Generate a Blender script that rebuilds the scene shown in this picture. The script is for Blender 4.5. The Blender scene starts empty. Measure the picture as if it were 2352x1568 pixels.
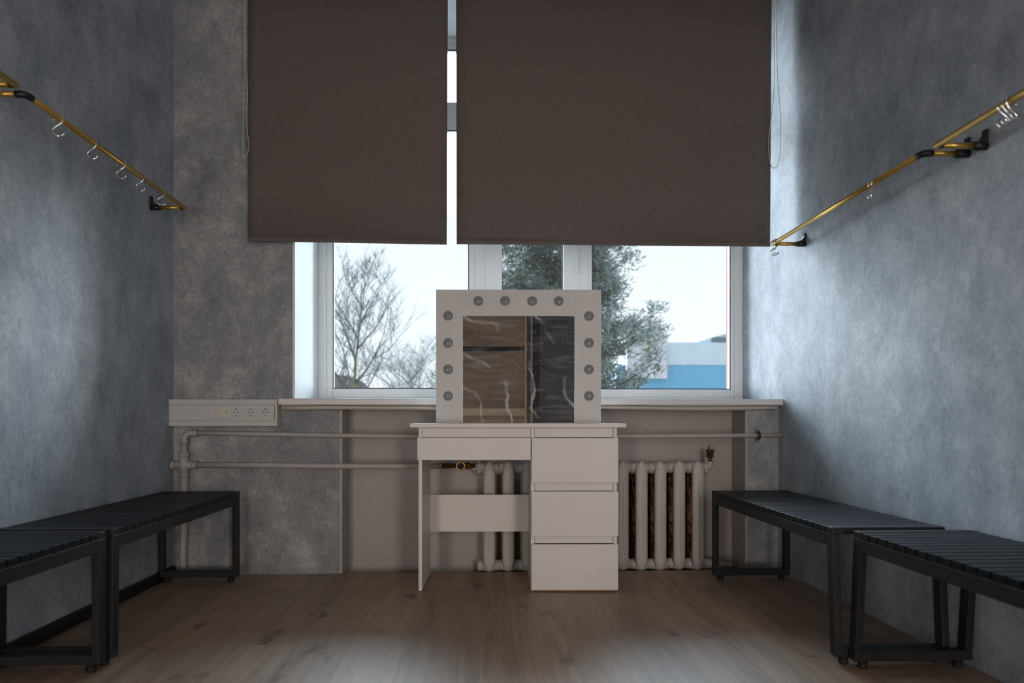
import bpy, math, random
from mathutils import Vector, Matrix
random.seed(7)
S = bpy.context.scene
C = S.collection
PI = math.pi

# ------------------------------------------------------------------ camera
F_PX = 1620.0
YAW = math.atan(71 / F_PX)
cd = bpy.data.cameras.new('camera'); cam = bpy.data.objects.new('camera', cd); C.objects.link(cam)
cam.location = (0, 0, 0.78); cam.rotation_euler = (PI / 2, 0, -YAW)
cd.sensor_width = 36; cd.lens = 36 * F_PX / 2352; cd.shift_y = 181 / 2352
cd.clip_end = 500; cd.clip_start = 0.02
cd.dof.use_dof = True; cd.dof.focus_distance = 3.35; cd.dof.aperture_fstop = 2.4
S.camera = cam

# ------------------------------------------------------------------ sky, fill light, exposure
S.view_settings.view_transform = 'Standard'; S.view_settings.look = 'None'
S.view_settings.gamma = 1; S.view_settings.use_curve_mapping = False
S.view_settings.exposure = 0.15
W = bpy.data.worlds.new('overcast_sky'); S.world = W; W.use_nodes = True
wn = W.node_tree.nodes; wl = W.node_tree.links
for n in list(wn): wn.remove(n)
wo = wn.new('ShaderNodeOutputWorld'); wb = wn.new('ShaderNodeBackground')
wt = wn.new('ShaderNodeTexCoord'); wx = wn.new('ShaderNodeSeparateXYZ'); wr = wn.new('ShaderNodeValToRGB')
wr.color_ramp.elements[0].position = 0.0; wr.color_ramp.elements[0].color = (0.89, 0.945, 1.0, 1)
wr.color_ramp.elements[1].position = 0.7; wr.color_ramp.elements[1].color = (0.66, 0.84, 1.0, 1)
wl.new(wt.outputs['Generated'], wx.inputs[0]); wl.new(wx.outputs['Z'], wr.inputs[0])
wl.new(wr.outputs[0], wb.inputs[0])
# overcast sky, dull in view; made much brighter overhead and sideways to light the room
def wmap(src, a0, a1, b0, b1):
    m = wn.new('ShaderNodeMapRange'); m.interpolation_type = 'SMOOTHSTEP'
    for i, v in zip((1, 2, 3, 4), (a0, a1, b0, b1)): m.inputs[i].default_value = v
    wl.new(src, m.inputs[0]); return m.outputs[0]
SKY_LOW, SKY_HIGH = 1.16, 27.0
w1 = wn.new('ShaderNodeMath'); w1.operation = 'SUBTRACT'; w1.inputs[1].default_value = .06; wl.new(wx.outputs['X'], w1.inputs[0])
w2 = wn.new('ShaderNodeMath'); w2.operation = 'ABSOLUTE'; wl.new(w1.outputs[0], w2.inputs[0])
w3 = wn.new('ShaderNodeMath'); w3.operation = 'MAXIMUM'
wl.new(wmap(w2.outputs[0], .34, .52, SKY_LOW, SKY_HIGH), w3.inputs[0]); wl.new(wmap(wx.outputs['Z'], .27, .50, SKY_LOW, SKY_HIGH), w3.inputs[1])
w4 = wn.new('ShaderNodeMath'); w4.operation = 'MINIMUM'          # sky made dim behind the house to keep the outdoor fronts dark
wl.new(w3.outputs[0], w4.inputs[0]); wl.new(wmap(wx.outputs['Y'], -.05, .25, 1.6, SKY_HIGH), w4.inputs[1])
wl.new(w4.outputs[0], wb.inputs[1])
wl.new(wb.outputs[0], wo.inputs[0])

def area(name, loc, rot, sx, sy, power, col, portal=False):
    l = bpy.data.lights.new(name, 'AREA'); l.shape = 'RECTANGLE'; l.size = sx; l.size_y = sy
    l.energy = power; l.color = col
    o = bpy.data.objects.new(name, l); C.objects.link(o); o.location = loc; o.rotation_euler = rot
    if portal: l.cycles.is_portal = True
    return o
# window opening: guides the sky's own samples only
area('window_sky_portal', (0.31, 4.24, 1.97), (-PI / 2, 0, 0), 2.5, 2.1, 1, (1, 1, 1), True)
# warm fill lights added behind the camera, shining in through two invented doorways
area('rear_fill_light', (1.19, -2.30, 1.05), (PI / 2, 0, 0), 0.62, 2.0, 54, (1.0, 0.92, 0.86))
area('rear_low_fill_light', (-1.25, -2.30, 0.62), (PI / 2, 0, 0), 0.52, 1.1, 38, (1.0, 0.92, 0.86))

# ------------------------------------------------------------------ mesh helpers
class MB:
    def __init__(s): s.v = []; s.f = []; s.m = []; s.sm = []
    def add(s, vs, fs, mi=0, smooth=False):
        b = len(s.v); s.v += [tuple(v) for v in vs]
        for f in fs: s.f.append([b + i for i in f]); s.m.append(mi); s.sm.append(smooth)
        return s
    def box(s, x0, x1, y0, y1, z0, z1, mi=0, sk=0.0):
        # sk shifts the lower end along y (splayed legs)
        vs = [(x0, y0 + sk, z0), (x1, y0 + sk, z0), (x1, y1 + sk, z0), (x0, y1 + sk, z0), (x0, y0, z1), (x1, y0, z1), (x1, y1, z1), (x0, y1, z1)]
        return s.add(vs, [(0, 3, 2, 1), (4, 5, 6, 7), (0, 1, 5, 4), (1, 2, 6, 5), (2, 3, 7, 6), (3, 0, 4, 7)], mi)
    def tube(s, pts, r, n=12, mi=0, cap=True, smooth=True, closed=False):
        pts = [Vector(p) for p in pts]; N = len(pts)
        rs = r if isinstance(r, (list, tuple)) else [r] * N
        tans = []
        for i in range(N):
            if closed: t = pts[(i + 1) % N] - pts[i - 1]
            else: t = pts[min(i + 1, N - 1)] - pts[max(i - 1, 0)]
            tans.append(t.normalized() if t.length > 1e-9 else Vector((0, 0, 1)))
        up = Vector((0, 0, 1)) if abs(tans[0].z) < .9 else Vector((1, 0, 0))
        u = tans[0].cross(up).normalized(); vs = []
        for i in range(N):
            if i:
                u = u - tans[i] * u.dot(tans[i])
                u = u.normalized() if u.length > 1e-6 else tans[i].orthogonal().normalized()
            w = tans[i].cross(u)
            for k in range(n):
                a = 2 * PI * k / n
                vs.append(pts[i] + (u * math.cos(a) + w * math.sin(a)) * rs[i])
        fs = []
        for i in range(N if closed else N - 1):
            j = (i + 1) % N
            for k in range(n):
                fs.append((i * n + k, i * n + (k + 1) % n, j * n + (k + 1) % n, j * n + k))
        s.add(vs, fs, mi, smooth)
        if cap and not closed:
            b = len(s.v) - N * n
            s.f.append([b + k for k in range(n)][::-1]); s.m.append(mi); s.sm.append(False)
            s.f.append([b + (N - 1) * n + k for k in range(n)]); s.m.append(mi); s.sm.append(False)
        return s
    def lathe(s, prof, o, ax, n=24, mi=0, smooth=True):
        # prof: list of (radius, distance along axis)
        o = Vector(o); ax = Vector(ax).normalized(); u = ax.orthogonal().normalized(); w = ax.cross(u)
        vs = []
        for (r, h) in prof:
            for k in range(n):
                a = 2 * PI * k / n; vs.append(o + ax * h + (u * math.cos(a) + w * math.sin(a)) * max(r, 1e-5))
        fs = []
        for i in range(len(prof) - 1):
            for k in range(n):
                fs.append((i * n + k, i * n + (k + 1) % n, (i + 1) * n + (k + 1) % n, (i + 1) * n + k))
        return s.add(vs, fs, mi, smooth)
    def prism(s, poly, y0, y1, axis='y', mi=0, smooth=False):
        # poly of (a,b); axis y -> (a,y,b); axis x -> (x,a,b)
        n = len(poly)
        def P(a, b, t): return (a, t, b) if axis == 'y' else ((t, a, b) if axis == 'x' else (a, b, t))
        vs = [P(a, b, y0) for a, b in poly] + [P(a, b, y1) for a, b in poly]
        s.add(vs, [(i, (i + 1) % n, n + (i + 1) % n, n + i) for i in range(n)], mi, smooth)
        s.add(vs[:n], [tuple(range(n))[::-1]], mi); s.add(vs[n:], [tuple(range(n))], mi)
        return s
    def build(s, name, mats, parent=None, bevel=0, loc=None):
        me = bpy.data.meshes.new(name); me.from_pydata(s.v, [], s.f)
        if not isinstance(mats, (list, tuple)): mats = [mats]
        for m in mats: me.materials.append(m)
        me.polygons.foreach_set('material_index', s.m); me.polygons.foreach_set('use_smooth', s.sm)
        me.update()
        import bmesh
        bm = bmesh.new(); bm.from_mesh(me); bmesh.ops.recalc_face_normals(bm, faces=bm.faces); bm.to_mesh(me); bm.free()
        o = bpy.data.objects.new(name, me); C.objects.link(o)
        if parent: o.parent = parent
        if loc: o.location = loc
        if bevel:
            b = o.modifiers.new('edge', 'BEVEL'); b.width = bevel; b.segments = 2; b.limit_method = 'ANGLE'; b.angle_limit = 0.7
        return o

def thing(name, label, cat, loc=(0, 0, 0), rz=0, group=None):
    o = bpy.data.objects.new(name, None); C.objects.link(o); o.location = loc; o.rotation_euler = (0, 0, rz)
    o.empty_display_size = 0.1
    o['label'] = label; o['category'] = cat
    if group: o['group'] = group
    return o
def tag(o, label, cat, group=None, kind=None):
    o['label'] = label; o['category'] = cat
    if group: o['group'] = group
    if kind: o['kind'] = kind
    return o
def struct(o): o['kind'] = 'structure'; return o

def rrect(x0, x1, z0, z1, r, n=5):
    p = []
    for cx, cz, a0 in ((x1 - r, z1 - r, 0), (x0 + r, z1 - r, 90), (x0 + r, z0 + r, 180), (x1 - r, z0 + r, 270)):
        for k in range(n + 1):
            a = math.radians(a0 + 90 * k / n); p.append((cx + r * math.cos(a), cz + r * math.sin(a)))
    return p
def arc(c, r, a0, a1, n, e1, e2):
    c = Vector(c); e1 = Vector(e1); e2 = Vector(e2)
    return [c + e1 * (r * math.cos(math.radians(a0 + (a1 - a0) * k / n))) + e2 * (r * math.sin(math.radians(a0 + (a1 - a0) * k / n))) for k in range(n + 1)]

# ------------------------------------------------------------------ materials
def mat(name, col, rough=.6, metal=0, spec=.5, bump=None, var=None, **kw):
    m = bpy.data.materials.new(name); m.use_nodes = True; nt = m.node_tree; N = nt.nodes; L = nt.links
    p = N['Principled BSDF']
    p.inputs['Base Color'].default_value = (*col, 1); p.inputs['Roughness'].default_value = rough
    p.inputs['Metallic'].default_value = metal; p.inputs['Specular IOR Level'].default_value = spec
    tc = N.new('ShaderNodeTexCoord')
    if var:      # (scale, amount, stretch)
        sc, am, st = var
        mp = N.new('ShaderNodeMapping'); mp.inputs['Scale'].default_value = st
        nz = N.new('ShaderNodeTexNoise'); nz.inputs['Scale'].default_value = sc; nz.inputs['Detail'].default_value = 6
        L.new(tc.outputs['Object'], mp.inputs[0]); L.new(mp.outputs[0], nz.inputs['Vector'])
        r = N.new('ShaderNodeValToRGB'); r.color_ramp.elements[0].position = .3; r.color_ramp.elements[1].position = .7
        r.color_ramp.elements[0].color = (*[c * (1 - am) for c in col], 1); r.color_ramp.elements[1].color = (*[min(1, c * (1 + am)) for c in col], 1)
        L.new(nz.outputs[0], r.inputs[0]); L.new(r.outputs[0], p.inputs['Base Color'])
    if bump:     # (scale, strength)
        b = N.new('ShaderNodeBump'); nz = N.new('ShaderNodeTexNoise'); nz.inputs['Scale'].default_value = bump[0]; nz.inputs['Detail'].default_value = 5
        b.inputs['Strength'].default_value = bump[1]; b.inputs['Distance'].default_value = .01
        L.new(tc.outputs['Object'], nz.inputs['Vector']); L.new(nz.outputs[0], b.inputs['Height']); L.new(b.outputs[0], p.inputs['Normal'])
    return m

def wallpaper(name, stretch, dark, mid, light, seed):
    m = bpy.data.materials.new(name); m.use_nodes = True; nt = m.node_tree; N = nt.nodes; L = nt.links
    p = N['Principled BSDF']; p.inputs['Roughness'].default_value = .62; p.inputs['Specular IOR Level'].default_value = .35
    tc = N.new('ShaderNodeTexCoord'); mp = N.new('ShaderNodeMapping'); mp.inputs['Scale'].default_value = stretch; mp.inputs['Location'].default_value = (seed, seed * 2, seed)
    L.new(tc.outputs['Object'], mp.inputs[0])
    def noise(sc, det, rg, dist=0):
        n = N.new('ShaderNodeTexNoise'); n.inputs['Scale'].default_value = sc; n.inputs['Detail'].default_value = det
        n.inputs['Roughness'].default_value = rg; n.inputs['Distortion'].default_value = dist
        L.new(mp.outputs[0], n.inputs['Vector']); return n
    a = noise(1.5, 12, .68, .2); b = noise(6.0, 14, .80, .1); c = noise(55, 8, .8, 0); d = noise(8, 14, .88, .25)
    def mth(op, x, y):
        q = N.new('ShaderNodeMath'); q.operation = op
        for i, t in enumerate((x, y)):
            if isinstance(t, (int, float)): q.inputs[i].default_value = t
            else: L.new(t, q.inputs[i])
        return q.outputs[0]
    s1 = mth('ADD', mth('MULTIPLY', a.outputs[0], .28), mth('MULTIPLY', b.outputs[0], .42))
    s1 = mth('ADD', s1, mth('MULTIPLY', c.outputs[0], .30))
    r = N.new('ShaderNodeValToRGB'); e = r.color_ramp.elements
    e[0].position = .40; e[0].color = (*dark, 1); e[1].position = .60; e[1].color = (*light, 1)
    k = e.new(.5); k.color = (*mid, 1)
    L.new(s1, r.inputs[0])
    # paler scratch-like flecks and darker smudges of the print
    r2 = N.new('ShaderNodeValToRGB'); r2.color_ramp.elements[0].position = .56; r2.color_ramp.elements[1].position = .63
    L.new(d.outputs[0], r2.inputs[0])
    mx = N.new('ShaderNodeMix'); mx.data_type = 'RGBA'; L.new(mth('MULTIPLY', r2.outputs[0], .45), mx.inputs[0]); L.new(r.outputs[0], mx.inputs[6])
    mx.inputs[7].default_value = (*[min(1, v * 1.18) for v in light], 1)
    r3 = N.new('ShaderNodeValToRGB'); r3.color_ramp.elements[0].position = .35; r3.color_ramp.elements[0].color = (1, 1, 1, 1); r3.color_ramp.elements[1].position = .43; r3.color_ramp.elements[1].color = (0, 0, 0, 1)
    L.new(d.outputs[0], r3.inputs[0])
    mx2 = N.new('ShaderNodeMix'); mx2.data_type = 'RGBA'; L.new(mth('MULTIPLY', r3.outputs[0], .5), mx2.inputs[0]); L.new(mx.outputs[2], mx2.inputs[6])
    mx2.inputs[7].default_value = (*[v * .8 for v in dark], 1)
    L.new(mx2.outputs[2], p.inputs['Base Color'])
    bp = N.new('ShaderNodeBump'); bp.inputs['Strength'].default_value = .35; bp.inputs['Distance'].default_value = .006
    L.new(mth('ADD', mth('MULTIPLY', b.outputs[0], .6), c.outputs[0]), bp.inputs['Height']); L.new(bp.outputs[0], p.inputs['Normal'])
    return m

M = {}
M['wall_side'] = wallpaper('blue_grey_plaster_wallpaper', (1.1, 1.1, .85), (.205, .235, .272), (.335, .372, .415), (.50, .54, .58), 3.1)
M['wall_back'] = wallpaper('plaster_wallpaper_shaded', (1.9, 1.5, 1.6), (.175, .18, .188), (.275, .278, .282), (.47, .468, .46), 8.4)  # same paper as the side walls, with its duller light put into the colour
M['beige'] = mat('taupe_wall_paint', (.40, .355, .325), .55, bump=(28, .25), var=(3, .05, (1, 1, 1)))
M['pipe'] = mat('taupe_pipe_paint', (.43, .385, .35), .45, bump=(60, .25))
M['rad'] = mat('taupe_radiator_paint', (.50, .455, .42), .45, bump=(70, .3), var=(6, .07, (1, 1, 1)))
M['white_paint'] = mat('white_reveal_paint', (.74, .78, .79), .55, bump=(30, .15))
M['ceiling'] = mat('white_ceiling_paint', (.6, .6, .6), .8)
M['pvc'] = mat('white_window_plastic', (.78, .81, .82), .32, var=(3, .03, (1, 1, 1)))
M['gasket'] = mat('black_rubber_gasket', (.03, .06, .07), .6)
M['sill'] = mat('white_sill_plastic', (.66, .65, .65), .35)
M['melamine'] = mat('off_white_melamine', (.72, .67, .635), .42, bump=(300, .04), var=(2.2, .03, (1, 1, 1)))
M['mirror_frame'] = mat('greyish_white_mirror_frame', (.60, .57, .55), .45, bump=(300, .04), var=(5, .04, (1, 1, 1)))
M['trunk'] = mat('grey_white_trunking_plastic', (.54, .52, .50), .4)
M['cream'] = mat('yellowed_cream_plastic', (.58, .53, .43), .45)
M['hole'] = mat('dark_hole', (.01, .01, .01), .7)
M['chip'] = mat('raw_chipboard', (.36, .20, .10), .9, bump=(200, .6), var=(160, .5, (1, 1, 1)))
M['black'] = mat('black_powder_coated_steel', (.018, .018, .019), .45, spec=.25, bump=(500, .06))
M['slat'] = mat('black_painted_slat', (.007, .010, .013), .40, spec=.16, bump=(120, .08), var=(14, .25, (1, 8, 1)))
M['rubber'] = mat('black_rubber', (.008, .008, .009), .7)
M['baseboard'] = mat('black_baseboard', (.008, .008, .009), .4)
M['gold'] = mat('brushed_gold_aluminium', (.60, .38, .10), .36, metal=.9)
M['bracket'] = mat('black_plastic_bracket', (.006, .006, .007), .45)
M['chrome'] = mat('polished_chrome', (.8, .81, .82), .08, metal=1)
M['brass'] = mat('aged_brass', (.50, .30, .12), .35, metal=.85, var=(60, .4, (1, 1, 1)))
M['bronze'] = mat('tarnished_brass', (.16, .09, .035), .42, metal=.8, var=(50, .5, (1, 1, 1)))
M['caulk'] = mat('taupe_cable_cover', (.52, .45, .39), .5)
M['chain'] = mat('grey_plastic_beads', (.58, .57, .56), .4)
M['yellow'] = mat('old_yellow_paint', (.40, .34, .12), .6, bump=(60, .4))
M['bulb'] = mat('grey_bulb_glass', (.22, .22, .225), .55, spec=.3)
M['bulb'].node_tree.nodes['Principled BSDF'].inputs['Coat Weight'].default_value = .35
M['bulb'].node_tree.nodes['Principled BSDF'].inputs['Coat Roughness'].default_value = .04
M['bulb_ring'] = mat('grey_bulb_collar', (.40, .39, .38), .3)
M['zinc'] = mat('zinc_plated_steel', (.42, .46, .48), .3, metal=.9)
M['door'] = mat('brown_wooden_door_veneer', (.40, .285, .19), .45, bump=(30, .1), var=(1.4, .35, (1, 1, 4)))
M['door_light'] = mat('pale_oak_rail', (.80, .62, .42), .5)
M['darkwall'] = mat('dark_grey_back_wall', (.10, .10, .105), .7, var=(3, .2, (1, 1, 1)))
M['red_brick'] = mat('red_brick', (.085, .024, .018), .9, bump=(40, .5))
M['concrete'] = mat('tan_concrete', (.20, .18, .15), .9, bump=(40, .4), var=(20, .2, (1, 1, 1)))

def rusty():
    m = bpy.data.materials.new('rusty_flaking_iron'); m.use_nodes = True; N = m.node_tree.nodes; L = m.node_tree.links; p = N['Principled BSDF']
    p.inputs['Roughness'].default_value = .75
    tc = N.new('ShaderNodeTexCoord'); mp = N.new('ShaderNodeMapping'); mp.inputs['Scale'].default_value = (1, 1, .35)
    n = N.new('ShaderNodeTexNoise'); n.inputs['Scale'].default_value = 42; n.inputs['Detail'].default_value = 7; n.inputs['Roughness'].default_value = .65
    L.new(tc.outputs['Object'], mp.inputs[0]); L.new(mp.outputs[0], n.inputs['Vector'])
    r = N.new('ShaderNodeValToRGB'); e = r.color_ramp.elements; e[0].position = .3; e[0].color = (.03, .018, .012, 1); e[1].position = .50; e[1].color = (.06, .032, .02, 1)
    k = e.new(.54); k.color = (.46, .20, .09, 1); k = e.new(.64); k.color = (.32, .17, .10, 1); k = e.new(.69); k.color = (.55, .5, .45, 1)
    L.new(n.outputs[0], r.inputs[0]); L.new(r.outputs[0], p.inputs['Base Color'])
    b = N.new('ShaderNodeBump'); b.inputs['Strength'].default_value = .8; b.inputs['Distance'].default_value = .005; L.new(n.outputs[0], b.inputs['Height']); L.new(b.outputs[0], p.inputs['Normal'])
    return m
M['rust'] = rusty()

def floor_mat():
    m = bpy.data.materials.new('oak_laminate_floor'); m.use_nodes = True; N = m.node_tree.nodes; L = m.node_tree.links; p = N['Principled BSDF']
    p.inputs['Specular IOR Level'].default_value = .45
    tc = N.new('ShaderNodeTexCoord'); mp = N.new('ShaderNodeMapping'); mp.inputs['Rotation'].default_value = (0, 0, PI / 2); mp.inputs['Location'].default_value = (.72, .075, 0)
    br = N.new('ShaderNodeTexBrick'); br.offset = .37; br.inputs['Scale'].default_value = 1; br.inputs['Brick Width'].default_value = 1.29; br.inputs['Row Height'].default_value = .19
    br.inputs['Mortar Size'].default_value = .0009; br.inputs['Mortar Smooth'].default_value = .2; br.inputs['Bias'].default_value = 0
    br.inputs['Color1'].default_value = (.0, .0, .0, 1); br.inputs['Color2'].default_value = (1, 1, 1, 1); br.inputs['Mortar'].default_value = (.5, .5, .5, 1)
    L.new(tc.outputs['Object'], mp.inputs[0]); L.new(mp.outputs[0], br.inputs['Vector'])
    # grain: stretched along the planks, shifted per plank
    mp2 = N.new('ShaderNodeMapping'); mp2.inputs['Scale'].default_value = (11, .85, 1)
    ad = N.new('ShaderNodeVectorMath'); ad.operation = 'MULTIPLY_ADD'; ad.inputs[1].default_value = (7, 13, 3)
    L.new(br.outputs['Color'], ad.inputs[0]); L.new(tc.outputs['Object'], ad.inputs[2]); L.new(ad.outputs[0], mp2.inputs[0])
    n1 = N.new('ShaderNodeTexNoise'); n1.inputs['Scale'].default_value = 1.4; n1.inputs['Detail'].default_value = 9; n1.inputs['Roughness'].default_value = .62; n1.inputs['Distortion'].default_value = 1.1
    n2 = N.new('ShaderNodeTexNoise'); n2.inputs['Scale'].default_value = 9; n2.inputs['Detail'].default_value = 6; n2.inputs['Roughness'].default_value = .7
    L.new(mp2.outputs[0], n1.inputs['Vector']); L.new(mp2.outputs[0], n2.inputs['Vector'])
    r = N.new('ShaderNodeValToRGB'); e = r.color_ramp.elements; e[0].position = .3; e[0].color = (.205, .130, .088, 1); e[1].position = .72; e[1].color = (.42, .30, .22, 1)
    k = e.new(.5); k.color = (.325, .22, .157, 1)
    mm = N.new('ShaderNodeMath'); mm.operation = 'MULTIPLY_ADD'; mm.inputs[1].default_value = .25; L.new(n2.outputs[0], mm.inputs[0])
    m3 = N.new('ShaderNodeMath'); m3.operation = 'MULTIPLY'; m3.inputs[1].default_value = .75; L.new(n1.outputs[0], m3.inputs[0]); L.new(m3.outputs[0], mm.inputs[2])
    L.new(mm.outputs[0], r.inputs[0])
    hs = N.new('ShaderNodeHueSaturation'); L.new(r.outputs[0], hs.inputs['Color'])
    v = N.new('ShaderNodeMapRange'); v.inputs[3].default_value = .88; v.inputs[4].default_value = 1.10; L.new(br.outputs['Color'], v.inputs[0]); L.new(v.outputs[0], hs.inputs['Value'])
    # knots
    kn = N.new('ShaderNodeTexNoise'); kn.inputs['Scale'].default_value = 5.5; kn.inputs['Detail'].default_value = 3
    mp3 = N.new('ShaderNodeMapping'); mp3.inputs['Scale'].default_value = (1.7, .8, 1); L.new(ad.outputs[0], mp3.inputs[0]); L.new(mp3.outputs[0], kn.inputs['Vector'])
    kr = N.new('ShaderNodeValToRGB'); kr.color_ramp.elements[0].position = .26; kr.color_ramp.elements[0].color = (.45, .42, .4, 1); kr.color_ramp.elements[1].position = .36; kr.color_ramp.elements[1].color = (1, 1, 1, 1)
    L.new(kn.outputs[0], kr.inputs[0])
    mk = N.new('ShaderNodeMix'); mk.data_type = 'RGBA'; mk.blend_type = 'MULTIPLY'; mk.inputs[0].default_value = 1; L.new(hs.outputs[0], mk.inputs[6]); L.new(kr.outputs[0], mk.inputs[7])
    jn = N.new('ShaderNodeMix'); jn.data_type = 'RGBA'; L.new(br.outputs['Fac'], jn.inputs[0]); L.new(mk.outputs[2], jn.inputs[6]); jn.inputs[7].default_value = (.17, .12, .09, 1)
    L.new(jn.outputs[2], p.inputs['Base Color'])
    rr = N.new('ShaderNodeMapRange'); rr.inputs[3].default_value = .40; rr.inputs[4].default_value = .55; L.new(n1.outputs[0], rr.inputs[0]); L.new(rr.outputs[0], p.inputs['Roughness'])
    b = N.new('ShaderNodeBump'); b.inputs['Strength'].default_value = .12; b.inputs['Distance'].default_value = .002; L.new(n2.outputs[0], b.inputs['Height']); L.new(b.outputs[0], p.inputs['Normal'])
    return m
M['floor'] = floor_mat()

def blind_mat():
    m = bpy.data.materials.new('brown_woven_blind_fabric'); m.use_nodes = True; N = m.node_tree.nodes; L = m.node_tree.links; p = N['Principled BSDF']
    p.inputs['Roughness'].default_value = .95; p.inputs['Specular IOR Level'].default_value = .15
    tc = N.new('ShaderNodeTexCoord')
    outs = []
    for st in ((1, 1, 14), (14, 1, 1)):
        mp = N.new('ShaderNodeMapping'); mp.inputs['Scale'].default_value = st
        n = N.new('ShaderNodeTexNoise'); n.inputs['Scale'].default_value = 26; n.inputs['Detail'].default_value = 6; n.inputs['Roughness'].default_value = .7
        L.new(tc.outputs['Object'], mp.inputs[0]); L.new(mp.outputs[0], n.inputs['Vector']); outs.append(n.outputs[0])
    a = N.new('ShaderNodeMath'); a.operation = 'ADD'; L.new(outs[0], a.inputs[0]); L.new(outs[1], a.inputs[1])
    r = N.new('ShaderNodeMapRange'); r.inputs[1].default_value = .7; r.inputs[2].default_value = 1.3; L.new(a.outputs[0], r.inputs[0])
    cr = N.new('ShaderNodeValToRGB'); cr.color_ramp.elements[0].color = (.118, .096, .087, 1); cr.color_ramp.elements[1].color = (.172, .142, .129, 1)
    L.new(r.outputs[0], cr.inputs[0]); L.new(cr.outputs[0], p.inputs['Base Color'])
    b = N.new('ShaderNodeBump'); b.inputs['Strength'].default_value = .15; b.inputs['Distance'].default_value = .002; L.new(a.outputs[0], b.inputs['Height']); L.new(b.outputs[0], p.inputs['Normal'])
    return m
M['blind'] = blind_mat()

def glass_mat(name, dirt):
    m = bpy.data.materials.new(name); m.use_nodes = True; N = m.node_tree.nodes; L = m.node_tree.links
    N.remove(N['Principled BSDF']); out = [n for n in N if n.type == 'OUTPUT_MATERIAL'][0]
    t = N.new('ShaderNodeBsdfTransparent'); t.inputs[0].default_value = (.97, .985, .985, 1)
    g = N.new('ShaderNodeBsdfGlossy'); g.inputs['Roughness'].default_value = .0
    fr = N.new('ShaderNodeFresnel'); fr.inputs[0].default_value = 1.45
    mx = N.new('ShaderNodeMixShader'); L.new(fr.outputs[0], mx.inputs[0]); L.new(t.outputs[0], mx.inputs[1]); L.new(g.outputs[0], mx.inputs[2])
    last = mx
    if dirt:   # drips and dried water spots on the pane
        d = N.new('ShaderNodeBsdfDiffuse'); d.inputs[0].default_value = (.8, .85, .87, 1)
        tc = N.new('ShaderNodeTexCoord'); v = N.new('ShaderNodeTexVoronoi'); v.inputs['Scale'].default_value = 70; L.new(tc.outputs['Object'], v.inputs['Vector'])
        r = N.new('ShaderNodeValToRGB'); r.color_ramp.elements[0].position = .10; r.color_ramp.elements[0].color = (1, 1, 1, 1); r.color_ramp.elements[1].position = .17; r.color_ramp.elements[1].color = (0, 0, 0, 1)
        L.new(v.outputs['Distance'], r.inputs[0])
        n = N.new('ShaderNodeTexNoise'); n.inputs['Scale'].default_value = 7; L.new(tc.outputs['Object'], n.inputs['Vector'])
        r2 = N.new('ShaderNodeValToRGB'); r2.color_ramp.elements[0].position = .52; r2.color_ramp.elements[1].position = .7; L.new(n.outputs[0], r2.inputs[0])
        q = N.new('ShaderNodeMath'); q.operation = 'MULTIPLY'; L.new(r.outputs[0], q.inputs[0]); L.new(r2.outputs[0], q.inputs[1])
        q2 = N.new('ShaderNodeMath'); q2.operation = 'MULTIPLY_ADD'; q2.inputs[1].default_value = dirt; q2.inputs[2].default_value = .015; L.new(q.outputs[0], q2.inputs[0])
        m2 = N.new('ShaderNodeMixShader'); L.new(q2.outputs[0], m2.inputs[0]); L.new(last.outputs[0], m2.inputs[1]); L.new(d.outputs[0], m2.inputs[2]); last = m2
    L.new(last.outputs[0], out.inputs[0])
    return m
M['glass'] = glass_mat('window_glass', 0)
M['glass_dirty'] = glass_mat('spotted_window_glass', .35)

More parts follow.
